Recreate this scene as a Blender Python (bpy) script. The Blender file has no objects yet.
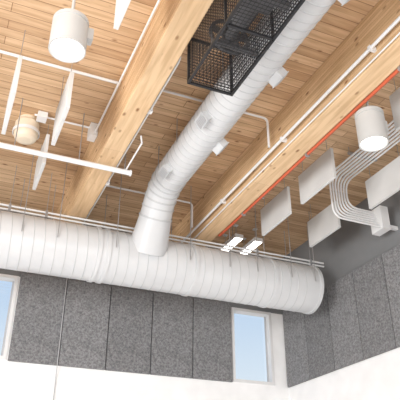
import bpy, math, random
from mathutils import Vector, Matrix
random.seed(4)
S = bpy.context.scene
S.view_settings.view_transform = 'Standard'
Z0 = 1.6   # eye height; all helper z values are heights above the eye, converted here

# ---------------------------------------------------------------- materials
def new_mat(name):
    m = bpy.data.materials.new(name); m.use_nodes = True
    nt = m.node_tree; b = nt.nodes['Principled BSDF']
    return m, nt, b
def plain(name, col, rough=0.5, metal=0.0, bump=0.0, bscale=60, var=0.04, vscale=3, bdist=.01):
    m, nt, b = new_mat(name)
    b.inputs['Roughness'].default_value = rough
    b.inputs['Metallic'].default_value = metal
    tc = nt.nodes.new('ShaderNodeTexCoord')
    n = nt.nodes.new('ShaderNodeTexNoise'); n.inputs['Scale'].default_value = vscale
    nt.links.new(tc.outputs['Object'], n.inputs['Vector'])
    r = nt.nodes.new('ShaderNodeValToRGB')
    r.color_ramp.elements[0].position = .3; r.color_ramp.elements[1].position = .7
    r.color_ramp.elements[0].color = tuple(max(0, c*(1-var)) for c in col)+(1,)
    r.color_ramp.elements[1].color = tuple(min(1, c*(1+var)) for c in col)+(1,)
    nt.links.new(n.outputs['Fac'], r.inputs['Fac']); nt.links.new(r.outputs['Color'], b.inputs['Base Color'])
    if bump:
        n2 = nt.nodes.new('ShaderNodeTexNoise'); n2.inputs['Scale'].default_value = bscale
        nt.links.new(tc.outputs['Object'], n2.inputs['Vector'])
        bp = nt.nodes.new('ShaderNodeBump'); bp.inputs['Strength'].default_value = bump; bp.inputs['Distance'].default_value = bdist
        nt.links.new(n2.outputs['Fac'], bp.inputs['Height']); nt.links.new(bp.outputs['Normal'], b.inputs['Normal'])
    return m
def emit(name, col, s):
    m, nt, b = new_mat(name)
    b.inputs['Base Color'].default_value = (*col, 1)
    b.inputs['Emission Color'].default_value = (*col, 1)
    b.inputs['Emission Strength'].default_value = s
    return m
def wood(name, order, bw, rh, c1, c2, mort, knots=True, contrast=.35, mk=(.5,.42,.34)):
    m, nt, b = new_mat(name); L = nt.links
    b.inputs['Roughness'].default_value = .6
    tc = nt.nodes.new('ShaderNodeTexCoord'); sp = nt.nodes.new('ShaderNodeSeparateXYZ')
    L.new(tc.outputs['Object'], sp.inputs[0])
    cb = nt.nodes.new('ShaderNodeCombineXYZ')
    L.new(sp.outputs[order[0]], cb.inputs[0]); L.new(sp.outputs[order[1]], cb.inputs[1])
    br = nt.nodes.new('ShaderNodeTexBrick'); L.new(cb.outputs[0], br.inputs['Vector'])
    br.inputs['Scale'].default_value = 1; br.inputs['Brick Width'].default_value = bw
    br.inputs['Row Height'].default_value = rh; br.inputs['Mortar Size'].default_value = mort
    br.inputs['Mortar Smooth'].default_value = .3
    br.inputs['Color1'].default_value = (*c1, 1); br.inputs['Color2'].default_value = (*c2, 1)
    br.inputs['Mortar'].default_value = (c1[0]*mk[0], c1[1]*mk[1], c1[2]*mk[2], 1)
    br.offset = .37
    cb3 = nt.nodes.new('ShaderNodeCombineXYZ')
    third = ({'X','Y','Z'}-set(order)).pop()
    L.new(sp.outputs[order[0]], cb3.inputs[0]); L.new(sp.outputs[order[1]], cb3.inputs[1]); L.new(sp.outputs[third], cb3.inputs[2])
    mp = nt.nodes.new('ShaderNodeMapping'); mp.inputs['Scale'].default_value = (1.3, 16, 16)
    L.new(cb3.outputs[0], mp.inputs[0])
    n = nt.nodes.new('ShaderNodeTexNoise'); n.inputs['Scale'].default_value = 1.2; n.inputs['Detail'].default_value = 6; n.inputs['Distortion'].default_value = .4
    L.new(mp.outputs[0], n.inputs['Vector'])
    r = nt.nodes.new('ShaderNodeValToRGB')
    r.color_ramp.elements[0].position = .32; r.color_ramp.elements[1].position = .62
    k = 1-contrast
    r.color_ramp.elements[0].color = (k, k*.93, k*.84, 1); r.color_ramp.elements[1].color = (1, 1, 1, 1)
    L.new(n.outputs['Fac'], r.inputs['Fac'])
    mx = nt.nodes.new('ShaderNodeMix'); mx.data_type = 'RGBA'; mx.blend_type = 'MULTIPLY'; mx.inputs[0].default_value = 1
    L.new(br.outputs['Color'], mx.inputs[6]); L.new(r.outputs['Color'], mx.inputs[7])
    out = mx.outputs[2]
    if knots:
        mp2 = nt.nodes.new('ShaderNodeMapping'); mp2.inputs['Scale'].default_value = (1.7, 3.4, 3.4)
        L.new(cb3.outputs[0], mp2.inputs[0])
        v = nt.nodes.new('ShaderNodeTexVoronoi'); v.inputs['Scale'].default_value = 1.6
        L.new(mp2.outputs[0], v.inputs['Vector'])
        r2 = nt.nodes.new('ShaderNodeValToRGB')
        r2.color_ramp.elements[0].position = .05; r2.color_ramp.elements[1].position = .15
        r2.color_ramp.elements[0].color = (.38, .25, .16, 1); r2.color_ramp.elements[1].color = (1, 1, 1, 1)
        L.new(v.outputs['Distance'], r2.inputs['Fac'])
        m2 = nt.nodes.new('ShaderNodeMix'); m2.data_type = 'RGBA'; m2.blend_type = 'MULTIPLY'; m2.inputs[0].default_value = 1
        L.new(out, m2.inputs[6]); L.new(r2.outputs['Color'], m2.inputs[7]); out = m2.outputs[2]
    L.new(out, b.inputs['Base Color'])
    return m
def felt(name, c0, c1):
    m, nt, b = new_mat(name); L = nt.links
    b.inputs['Roughness'].default_value = .95
    tc = nt.nodes.new('ShaderNodeTexCoord')
    n = nt.nodes.new('ShaderNodeTexNoise'); n.inputs['Scale'].default_value = 27; n.inputs['Detail'].default_value = 8; n.inputs['Roughness'].default_value = .82
    L.new(tc.outputs['Object'], n.inputs['Vector'])
    r = nt.nodes.new('ShaderNodeValToRGB')
    r.color_ramp.elements[0].position = .40; r.color_ramp.elements[1].position = .60
    r.color_ramp.elements[0].color = (*c0, 1); r.color_ramp.elements[1].color = (*c1, 1)
    L.new(n.outputs['Fac'], r.inputs['Fac'])
    oi = nt.nodes.new('ShaderNodeObjectInfo')
    mr = nt.nodes.new('ShaderNodeMapRange'); mr.inputs[3].default_value = .9; mr.inputs[4].default_value = 1.12
    L.new(oi.outputs['Random'], mr.inputs[0])
    mx = nt.nodes.new('ShaderNodeVectorMath'); mx.operation = 'SCALE'
    L.new(r.outputs['Color'], mx.inputs[0]); L.new(mr.outputs[0], mx.inputs['Scale'])
    L.new(mx.outputs[0], b.inputs['Base Color'])
    return m

M_deck = wood('wood_deck', 'XY', 2.6, .15, (.53,.335,.19), (.76,.54,.34), .005, contrast=.25)
M_glu = wood('glulam', 'YZ', 4.0, .045, (.68,.46,.265), (.78,.56,.34), .0015, knots=True, contrast=.22)
M_white = plain('white_paint', (.74,.74,.74), .5)
M_lamp = plain('lamp_housing', (.50,.50,.49), .45)
M_duct = plain('duct_white', (.60,.61,.62), .33, var=.03, vscale=2.5, bump=.15, bscale=4, bdist=.02)
M_duct2 = plain('duct_seam', (.50,.51,.52), .4)
M_wall = plain('wall_white', (.90,.90,.90), .8, bump=.1)
M_grey = plain('wall_grey', (.205,.21,.215), .8, bump=.1)
M_floor = plain('floor_concrete', (.72,.71,.70), .5, var=.08, vscale=1)
M_felt = felt('felt_grey', (.115,.115,.12), (.285,.285,.29))
M_gap = plain('panel_backing', (.03,.03,.03), .9)
M_baf = plain('baffle_white', (.64,.64,.63), .85, bump=.2, bscale=120)
M_black = plain('black_metal', (.015,.015,.017), .5)
M_dark = plain('dark_metal', (.11,.11,.115), .45, metal=.3)
M_steel = plain('galv_steel', (.40,.40,.41), .4, metal=.6)
M_red = plain('red_pipe', (.52,.10,.04), .5)
M_cream = plain('cream_housing', (.74,.64,.50), .5)
M_seam = plain('seam_grey', (.48,.48,.49), .6)
M_slot = plain('register_slot', (.55,.55,.56), .6)
M_lens = emit('lamp_lens', (1,.98,.95), 1.4)
M_lin = emit('linear_lens', (1,.98,.94), 5)
m, nt, b = new_mat('window_glass')
tr = nt.nodes.new('ShaderNodeBsdfTransparent'); gl = nt.nodes.new('ShaderNodeBsdfGlossy'); gl.inputs['Roughness'].default_value = .02
mxs = nt.nodes.new('ShaderNodeMixShader'); mxs.inputs[0].default_value = .05
nt.links.new(tr.outputs[0], mxs.inputs[1]); nt.links.new(gl.outputs[0], mxs.inputs[2])
nt.links.new(mxs.outputs[0], nt.nodes['Material Output'].inputs['Surface'])
M_glass = m

# ---------------------------------------------------------------- mesh builder
class MB:
    def __init__(s): s.v=[]; s.f=[]; s.m=[]; s.sm=[]; s.mats=[]
    def mi(s, mat):
        if mat not in s.mats: s.mats.append(mat)
        return s.mats.index(mat)
    def add(s, vs, fs, mat, smooth=False):
        o=len(s.v); s.v += [Vector(v) for v in vs]; k=s.mi(mat)
        for f in fs: s.f.append([i+o for i in f]); s.m.append(k); s.sm.append(smooth)
    def box(s, a, b, mat, M=None):
        x0,y0,z0=a; x1,y1,z1=b
        vs=[Vector(p) for p in [(x0,y0,z0),(x1,y0,z0),(x1,y1,z0),(x0,y1,z0),(x0,y0,z1),(x1,y0,z1),(x1,y1,z1),(x0,y1,z1)]]
        if M: vs=[M@v for v in vs]
        s.add(vs,[(3,2,1,0),(4,5,6,7),(0,1,5,4),(1,2,6,5),(2,3,7,6),(3,0,4,7)],mat)
    def tube(s, pts, r, mat, n=10, bend=0, cap=True, smooth=True):
        pts=[Vector(p) for p in pts]
        if bend:
            q=[pts[0]]
            for i in range(1,len(pts)-1):
                a,b_,c=pts[i-1],pts[i],pts[i+1]
                d1=(a-b_); d2=(c-b_); l=min(bend,d1.length*.49,d2.length*.49)
                p1=b_+d1.normalized()*l; p2=b_+d2.normalized()*l
                for k in range(7):
                    t=k/6; q.append((1-t)**2*p1+2*t*(1-t)*b_+t*t*p2)
            q.append(pts[-1]); pts=q
        rs = r if isinstance(r,(list,tuple)) else [r]*len(pts)
        t0=(pts[1]-pts[0]).normalized()
        up=Vector((0,0,1)) if abs(t0.z)<.9 else Vector((1,0,0))
        nrm=t0.cross(up).normalized(); vs=[]
        for i,p in enumerate(pts):
            if i==0: t=t0
            elif i==len(pts)-1: t=(pts[i]-pts[i-1]).normalized()
            else:
                t=(pts[i+1]-pts[i-1]).normalized()
            nrm=(nrm-t*nrm.dot(t)).normalized(); bn=t.cross(nrm)
            for k in range(n):
                a=2*math.pi*k/n; vs.append(p+(nrm*math.cos(a)+bn*math.sin(a))*rs[i])
        fs=[]
        for i in range(len(pts)-1):
            for k in range(n):
                fs.append((i*n+k,i*n+(k+1)%n,(i+1)*n+(k+1)%n,(i+1)*n+k))
        s.add(vs,fs,mat,smooth)
        if cap:
            s.add(vs[:n],[tuple(range(n))[::-1]],mat); s.add(vs[-n:],[tuple(range(n))],mat)
    def lathe(s, c, prof, mat, n=32, smooth=True):
        for j in range(len(prof)-1):
            vs=[]
            for r,z in prof[j:j+2]:
                for k in range(n):
                    a=2*math.pi*k/n; vs.append((c[0]+r*math.cos(a),c[1]+r*math.sin(a),c[2]+z))
            s.add(vs,[(k,(k+1)%n,n+(k+1)%n,n+k) for k in range(n)],mat,smooth)
    def disc(s,c,r,mat,n=32,down=True):
        vs=[(c[0]+r*math.cos(2*math.pi*k/n),c[1]+r*math.sin(2*math.pi*k/n),c[2]) for k in range(n)]
        s.add(vs,[tuple(range(n))[::-1] if down else tuple(range(n))],mat)
    def obj(s, name, origin=None, bevel=0):
        if origin is None:
            mn=Vector([min(v[i] for v in s.v) for i in range(3)]); mxx=Vector([max(v[i] for v in s.v) for i in range(3)])
            origin=(mn+mxx)/2
        origin=Vector(origin)
        me=bpy.data.meshes.new(name); me.from_pydata([v-origin for v in s.v],[],s.f)
        for mt in s.mats: me.materials.append(mt)
        for p,k,q in zip(me.polygons,s.m,s.sm): p.material_index=k; p.use_smooth=q
        me.update()
        o=bpy.data.objects.new(name,me); o.location=origin+Vector((0,0,Z0)); S.collection.objects.link(o)
        if bevel:
            bv=o.modifiers.new('bevel','BEVEL'); bv.width=bevel; bv.segments=2; bv.limit_method='ANGLE'
        return o

C=5.46        # ceiling underside
H=C-.001      # top of hangers
BB=4.71       # beam underside
YW=11.0       # end wall plane
XW=6.8        # side wall plane
PB,PT=2.58,4.21  # acoustic wall panels bottom / top

# ---------------------------------------------------------------- room shell
X0,Y0=-6.0,-5.0
b_=MB(); b_.box((X0,Y0,C),(XW+.3,YW+.3,C+.18),M_deck); b_.obj('ceiling',origin=(0,0,C))
b_=MB(); b_.box((X0,Y0,-Z0-.1),(XW+.3,YW+.3,-Z0),M_floor); b_.obj('floor')
W=[(.10,1.09),(5.50,6.46)]; WZ=(2.60,4.15)
b_=MB()
xs=[X0,W[0][0],W[0][1],W[1][0],W[1][1],XW]
b_.box((X0,YW,-Z0),(XW,YW+.3,WZ[0]),M_wall)
b_.box((X0,YW,WZ[1]),(XW,YW+.3,C),M_grey)
for i in (0,2,4): b_.box((xs[i],YW,WZ[0]),(xs[i+1],YW+.3,WZ[1]),M_wall)
b_.box((W[0][1]+.03,YW-.012,PB+.01),(W[1][0]-.03,YW,PT-.01),M_gap)
b_.obj('wall_back')
b_=MB(); b_.box((XW,Y0,-Z0),(XW+.3,YW+.3,PB+.05),M_wall); b_.box((XW,Y0,PB+.05),(XW+.3,YW+.3,C),M_grey)
b_.box((XW-.012,3.4,PB+.01),(XW,YW-.04,PT-.01),M_gap); b_.obj('wall_right')
for i,(a,c) in enumerate(W):
    b_=MB(); z0,z1=WZ; y=YW+.1; f=.06
    b_.box((a,YW-.02,z0),(a+f,y+.08,z1),M_white); b_.box((c-f,YW-.02,z0),(c,y+.08,z1),M_white)
    b_.box((a+f,YW-.02,z0),(c-f,y+.08,z0+f),M_white); b_.box((a+f,YW-.02,z1-f),(c-f,y+.08,z1),M_white)
    b_.box((a+f,y+.02,z0+f),(a+f+.025,y+.05,z1-f),M_seam); b_.box((c-f-.025,y+.02,z0+f),(c-f,y+.05,z1-f),M_seam)
    b_.box((a+f,y+.02,z0+f),(c-f,y+.05,z0+f+.025),M_seam)
    b_.box((a+f,y+.03,z0+f),(c-f,y+.04,z1-f),M_glass)
    b_.obj('window_%d'%(i+1))

# ---------------------------------------------------------------- acoustic wall panels
n=5; x0,x1=W[0][1]+.02,W[1][0]-.02; w=(x1-x0)/n
for i in range(n):
    b_=MB(); b_.box((x0+i*w+.008,YW-.06,PB),(x0+(i+1)*w-.008,YW-.012,PT),M_felt); b_.obj('acoustic_wall_panel',bevel=.008)
y=YW-.03
for i in range(9):
    b_=MB(); b_.box((XW-.06,y-.85+.008,PB),(XW-.012,y-.008,PT),M_felt); b_.obj('acoustic_wall_panel',bevel=.008); y-=.85

# ---------------------------------------------------------------- glulam beams
for bx in (-1.28-.3,1.57,3.95):
    b_=MB(); b_.box((bx,Y0,BB),(bx+.3,YW,C),M_glu); b_.obj('glulam_beam',bevel=.01)

# ---------------------------------------------------------------- ducts
def ribbed(mb, pts, r, mat, step, rib, n=40, ribw=.02, rmat=None):
    """straight duct body plus raised spiral lock-seam"""
    a,b=Vector(pts[0]),Vector(pts[1]); L=(b-a).length; d=(b-a).normalized()
    mb.tube([a,b],r,mat,n=n)
    e1=d.cross(Vector((0,0,1))).normalized(); e2=d.cross(e1)
    turns=int((L-ribw*3)/step)
    N=turns*n; vs=[]
    for i in range(N+1):
        ang=2*math.pi*i/n; t=ribw*1.5+step*i/n
        rad=e1*math.cos(ang)+e2*math.sin(ang)
        for dt,rr in ((-ribw/2,r-.001),(-ribw/4,r+rib),(ribw/4,r+rib),(ribw/2,r-.001)):
            vs.append(a+d*(t+dt)+rad*rr)
    fs=[]
    for i in range(N):
        for k in range(3): fs.append((i*4+k,i*4+k+1,i*4+5+k,i*4+4+k))
    mb.add(vs,fs,rmat or mat,False)
DY,DZ,DR=9.16,4.03,.45
bx,bz,br=2.90,5.04,.265
XE=6.27
b_=MB()
ribbed(b_,[(X0,DY,DZ),(XE-.04,DY,DZ)],DR,M_duct,step=.17,rib=.005,ribw=.014,n=56,rmat=M_duct2)
for cx in (2.05,2.2,3.75,5.3,.4,-1.6):     # joining collars
    b_.tube([(cx-.03,DY,DZ),(cx+.03,DY,DZ)],DR+.016,M_duct,n=56,cap=True)
b_.tube([(XE-.04,DY,DZ),(XE+.02,DY,DZ)],DR+.014,M_duct,n=56)
ribbed(b_,[(bx,Y0,bz),(bx,7.85,bz)],br,M_duct,step=.13,rib=.006,ribw=.016,n=40,rmat=M_duct2)
ANG=52
el=[]
for k in range(9):
    a=math.radians(ANG)*k/8; Re=.75
    el.append((bx,7.85+Re*math.sin(a),bz-Re*(1-math.cos(a))))
b_.tube(el,br,M_duct,n=40)
for k in (0,2,4,6,8):
    p=Vector(el[k]); a=math.radians(ANG)*k/8; d=Vector((0,math.cos(a),-math.sin(a)))
    b_.tube([p-d*.012,p+d*.012],br+.012,M_duct2,n=40)
p=Vector(el[-1]); d=Vector((0,math.cos(math.radians(ANG)),-math.sin(math.radians(ANG))))
b_.tube([p,p+d*.10,p+d*.75],[br,br,br+.07],M_duct,n=40)
q=p+d*.17
b_.tube([q-d*.012,q+d*.012],br+.024,M_duct2,n=40)
def register(side,y):
    a=math.radians(40); M=Matrix.Translation((bx,y,bz))@Matrix.Rotation(side*a,4,'Y')
    s=side
    xa,xb=(br-.04,br+.10) if s>0 else (-br-.10,-br+.04)
    b_.box((xa,-.11,-.065),(xb,.11,.065),M_duct,M)
    xo=xb if s>0 else xa
    for k in range(-2,3):
        b_.box((min(xo,xo+s*.01),-.09,k*.024-.004),(max(xo,xo+s*.01),.09,k*.024+.004),M_slot,M)
    b_.box((min(xo,xo-s*.012),-.12,-.075),(max(xo,xo-s*.012),.12,.075),M_duct,M)
for yy in (1.6,3.0,4.5,6.0,7.45): register(-1,yy)
for yy in (1.9,3.4,4.84,6.49): register(1,yy)
for x in (-4,-2.6,-.9,.25,.8,1.35,2.3,3.6,4.35,4.9,5.6,6.1):
    for sg in (-1,1):
        yq=DY+sg*(DR+.024); b_.tube([(x,yq,DZ-.02),(x,yq,H if not 3.9<x<4.3 else BB)],.007,M_steel,n=6)
for yy in (0,1.5,3.1,4.2,5.3,6.9,7.7):
    for sg in (-1,1): b_.tube([(bx+sg*(br+.012),yy,bz),(bx+sg*(br+.012),yy,H)],.007,M_steel,n=6)
b_.obj('spiral_air_duct')

# ---------------------------------------------------------------- pendant lamps
def lamp(x,y,zb,top,mat=M_lamp,r=.195,h=.42):
    m=MB(); c=(x,y,zb)
    m.lathe(c,[(r-.022,.02),(r-.014,0),(r,0),(r,h*.78),(r-.012,h*.79),(r-.012,h*.83),(r,h*.84),(r,h-.03),(r-.03,h),(.05,h)],mat)
    m.disc((x,y,zb+.02),r-.02,M_lens)
    m.lathe(c,[(.05,h),(.05,h+.04),(.02,h+.05)],mat)
    if top-zb>h+.06: m.tube([(x,y,zb+h+.02),(x,y,top)],.018,mat)
    m.lathe((x,y,top),[(.02,-.05),(.07,-.04),(.07,0)],mat)
    m.box((x+r-.01,y-.05,zb+h*.45),(x+r+.05,y+.05,zb+h*.8),mat)
    m.obj('pendant_light')
lamp(.59,4.69,4.20,H,r=.185)
lamp(4.45,4.82,4.2,H,r=.182,h=.48)
lamp(-3.2,4.7,4.2,H)
m=MB(); c=(.56,7.84,5.08)  # ceiling lamp with a domed cream housing, modelled unlit
m.lathe(c,[(.02,0),(.10,.005),(.15,.03),(.175,.08),(.18,.13),(.18,.30),(.15,.34),(.15,.38)],M_cream); m.disc((c[0],c[1],c[2]+.0),.025,M_cream)
m.lathe(c,[(.19,.12),(.2,.12),(.2,.17),(.19,.17)],M_white)
m.obj('ceiling_dome_lamp')

# ---------------------------------------------------------------- hanging baffles
def baffle(x,ya,yb,zb,zt):
    m=MB(); m.box((x-.025,ya,zb),(x+.025,yb,zt),M_baf)
    for yy in (ya+.12,yb-.12): m.tube([(x,yy,zt),(x,yy,H)],.006,M_steel,n=5)
    m.obj('hanging_acoustic_baffle',bevel=.006)
baffle(.21,5.83,6.75,4.4,4.95); baffle(.84,5.87,6.75,4.4,4.95); baffle(.87,7.7,8.55,4.68,5.2)
baffle(1.0,3.45,4.42,4.4,4.95)
baffle(4.9,7.5,8.45,4.6,5.12); baffle(4.9,6.22,7.15,4.6,5.12); baffle(4.95,3.9,4.9,4.6,5.15)
baffle(5.95,7.6,8.53,4.6,5.12); baffle(6.02,5.9,6.85,4.6,5.12)

# ---------------------------------------------------------------- cage
m=MB(); x0,x1,y0,y1,z0,z1=1.95,2.48,2.9,4.80,4.33,4.98
fr=.014
for x in (x0,x1):
    for z in (z0,z1): m.box((x-fr,y0-fr,z-fr),(x+fr,y1+fr,z+fr),M_black)
    for yy in (y0,(y0+y1)/2,y1): m.box((x-fr,yy-fr,z0),(x+fr,yy+fr,z1),M_black)
for yy in (y0,(y0+y1)/2,y1):
    for z in (z0,z1): m.box((x0,yy-fr,z-fr),(x1,yy+fr,z+fr),M_black)
def grid(o,u,v,U,V,s=.042,w=.0026):
    o,u,v=Vector(o),Vector(u),Vector(v); nn=u.cross(v)
    def bar(p,q,side):
        t=side*w; h=nn*w
        m.add([p-t-h,p+t-h,p+t+h,p-t+h,q-t-h,q+t-h,q+t+h,q-t+h],[(0,1,5,4),(1,2,6,5),(2,3,7,6),(3,0,4,7)],M_black)
    k=int(U/s)
    for i in range(1,k): bar(o+u*(U*i/k),o+u*(U*i/k)+v*V,u)
    k=int(V/s)
    for i in range(1,k): bar(o+v*(V*i/k),o+v*(V*i/k)+u*U,v)
Lx,Ly,Lz=x1-x0,y1-y0,z1-z0
grid((x0,y0,z0),(0,1,0),(1,0,0),Ly,Lx)
grid((x0,y0,z0),(0,1,0),(0,0,1),Ly,Lz); grid((x1,y0,z0),(0,1,0),(0,0,1),Ly,Lz)
grid((x0,y1,z0),(1,0,0),(0,0,1),Lx,Lz); grid((x0,y0,z0),(1,0,0),(0,0,1),Lx,Lz)
for x in (x0,x1):
    for yy in (y0,y1): m.tube([(x,yy,z1),(x,yy,H)],.009,M_black,n=6)
m.box((2.06,3.3,4.52),(2.38,3.75,4.86),M_dark); m.tube([(2.21,3.75,4.68),(2.21,4.05,4.68)],.11,M_dark,n=20)
fc=Vector((2.215,4.3,4.66)); ring=[]
for k in range(25):
    a=2*math.pi*k/24; ring.append(fc+Vector((.22*math.cos(a),0,.22*math.sin(a))))
m.tube(ring,.022,M_dark,n=8,cap=False)
m.tube([fc-Vector((0,.25,0)),fc+Vector((0,.05,0))],.06,M_dark,n=16)
for k in range(5):
    R=Matrix.Translation(fc)@Matrix.Rotation(2*math.pi*k/5,4,'Y')
    m.box((-.05,-.006,.04),(.05,.006,.20),M_dark,R)
m.box((x0,3.5,4.44),(x1,3.56,4.50),M_dark); m.box((x0,4.15,4.38),(x1,4.20,4.43),M_dark)
m.tube([(2.21,3.5,4.86),(2.21,3.5,H)],.02,M_dark)
m.obj('caged_fan_unit')

# ---------------------------------------------------------------- pipes / conduits
def pipe(name,paths,r,mat=M_white,bend=.08):
    m=MB()
    for p in paths: m.tube(p,r,mat,n=10,bend=bend)
    return m
m=pipe('',[[(X0,7.33,4.6),(2.06,7.33,4.6)]],.04)
m.tube([(2.06,7.33,4.6),(2.08,7.33,4.6)],.05,M_white)
for x in (-2.5,-1.0,.4,1.3,1.98): m.tube([(x,7.33,4.6),(x,7.33,H)],.008,M_steel,n=6)
m.tube([(2.0,7.33,4.64),(2.0,6.6,4.66),(1.95,6.5,4.70)],.012,M_white)
m.obj('white_supply_pipe')
m=pipe('',[[(1.90,4.95,H),(1.90,4.95,4.76),(1.90,10.9,4.76)],[(1.91,5.0,H),(1.91,5.05,4.84),(1.91,10.9,4.84)]],.014)
for yy in (6,8,10): m.box((1.871,yy-.03,4.73),(1.93,yy+.03,4.87),M_white)
m.obj('beam_conduit')
m=pipe('',[[(1.53,2,5.30),(1.53,7.6,5.30)],[(1.50,7.6,5.42),(.62,7.6,5.42)]],.016)
m.box((1.45,7.5,5.24),(1.565,7.7,5.455),M_white); m.box((.66,7.52,5.36),(.8,7.68,5.455),M_white)
m.obj('lighting_conduit')
m=pipe('',[[(-1.27,6.4,5.41),(1.56,6.4,5.41)]],.022); m.obj('sprinkler_branch_pipe')
m=pipe('',[[(1.88,6.3,5.41),(3.84,6.3,5.41),(3.84,6.3,4.9)]],.018); m.obj('ceiling_conduit')
m=pipe('',[[(1.88,9.2,5.41),(3.84,9.2,5.41),(3.84,9.2,4.9)]],.018); m.obj('ceiling_conduit')
m=pipe('',[[(3.88,-3,4.86),(3.88,10.9,4.86)]],.022)
for yy in range(-2,11,2): m.box((3.855,yy-.02,4.83),(3.949,yy+.02,4.89),M_white)
m.obj('sprinkler_main_pipe')
m=pipe('',[[(3.93,-3,4.74),(3.93,10.9,4.74)]],.010); m.obj('beam_conduit')
m=pipe('',[[(4.285,-3,4.71),(4.285,9.0,4.71),(4.285,9.0,5.4)]],.024,M_red)
for yy in range(-2,9,2): m.box((4.251,yy-.02,4.675),(4.315,yy+.02,4.745),M_steel)
m.obj('red_fire_pipe')
m=pipe('',[[(4.275,5.2,5.1),(4.275,8.0,5.1),(4.7,8.0,5.1)],[(4.40,-3,5.43),(4.40,4.3,5.43)]],.013); m.obj('beam_conduit')
m=pipe('',[[(X0,9.22,4.60),(6.7,9.22,4.60)],[(X0,9.22,4.67),(6.7,9.22,4.67)]],.018,bend=0)
for x in (-4,-2,0,.6,1.2,3.2,5.2,6.4): m.box((x-.02,9.20,4.57),(x+.02,9.25,4.705),M_steel); m.tube([(x,9.23,4.69),(x,9.23,H)],.006,M_steel,n=6)
m.obj('service_pipe_rack')
m=MB()
for k in range(7):
    x=5.50+k*.07; zl=4.50+k*.055
    yk=7.15+k*.02
    m.tube([(x,-3,5.30),(x,yk,5.30),(x,yk,zl),(6.46,yk,zl)],.017,M_white,n=10,bend=.2)
m.box((6.44,7.08,4.45),(6.60,7.38,4.88),M_white)
m.box((6.60,7.12,4.5),(6.795,7.18,4.56),M_white)
for yy in (1,3,5,6.5):
    m.box((5.44,yy-.02,5.32),(6.0,yy+.02,5.36),M_steel)
    for xx in (5.46,5.98): m.tube([(xx,yy,5.36),(xx,yy,H)],.006,M_steel,n=6)
m.obj('conduit_bundle')
for x in (5.06,5.50):
    m=MB(); m.box((x-.09,9.66,5.12),(x+.09,10.5,5.2),M_white); m.box((x-.075,9.68,5.105),(x+.075,10.48,5.12),M_lin)
    for yy in (9.8,10.3): m.tube([(x,yy,5.2),(x,yy,C)],.006,M_steel,n=6); m.box((x-.04,yy-.04,C-.02),(x+.04,yy+.04,C),M_white)
    m.obj('linear_light_fixture')
m=MB(); m.tube([(1.97,10.92,4.5),(1.97,10.92,2.45),(1.98,10.97,2.4),(1.98,10.985,-1.5)],.008,M_seam,n=6); m.obj('wall_cable')

# ---------------------------------------------------------------- light
w=bpy.data.worlds.new('World'); S.world=w; w.use_nodes=True; nt=w.node_tree
bg=nt.nodes['Background']; tc=nt.nodes.new('ShaderNodeTexCoord'); sp=nt.nodes.new('ShaderNodeSeparateXYZ'); r=nt.nodes.new('ShaderNodeValToRGB')
nt.links.new(tc.outputs['Generated'],sp.inputs[0]); nt.links.new(sp.outputs[2],r.inputs['Fac'])
r.color_ramp.elements[0].position=.0; r.color_ramp.elements[0].color=(.85,.85,.85,1)
r.color_ramp.elements[1].position=.55; r.color_ramp.elements[1].color=(.25,.50,.88,1)
e=r.color_ramp.elements.new(.2); e.color=(.76,.88,.99,1)
nt.links.new(r.outputs['Color'],bg.inputs['Color']); bg.inputs['Strength'].default_value=1.0
def area(name,loc,target,sx,sy,p,col=(1,.98,.96)):
    l=bpy.data.lights.new(name,'AREA'); l.shape='RECTANGLE'; l.size=sx; l.size_y=sy; l.energy=p; l.color=col
    o=bpy.data.objects.new(name,l); S.collection.objects.link(o); o.location=loc
    o.rotation_euler=(Vector(target)-Vector(loc)).to_track_quat('-Z','Y').to_euler()
area('fill_light_left',(-5.5,2,3),(4,7,5.5),4,3,800)  # added fill from the open left side; no door exists there
area('fill_light_rear',(1,-4.5,2.6),(3,8,5.5),6,3.5,500)  # added unseen fill behind the camera, brightens ceiling and ducts
for (x,y) in ((.59,4.69),(4.45,4.82)):
    l=bpy.data.lights.new('lamp_light','SPOT'); l.energy=60; l.spot_size=2.2; l.shadow_soft_size=.15; l.color=(1,.96,.9)
    o=bpy.data.objects.new('lamp_light',l); S.collection.objects.link(o); o.location=(x,y,4.16+Z0-.02)

# ---------------------------------------------------------------- camera
cam=bpy.data.cameras.new('camera'); cam.sensor_width=36; cam.lens=54; co=bpy.data.objects.new('camera',cam); S.collection.objects.link(co)
co.location=(0,0,Z0)
co.rotation_euler=(math.radians(90+28.8),0,math.radians(-23.5))
S.camera=co
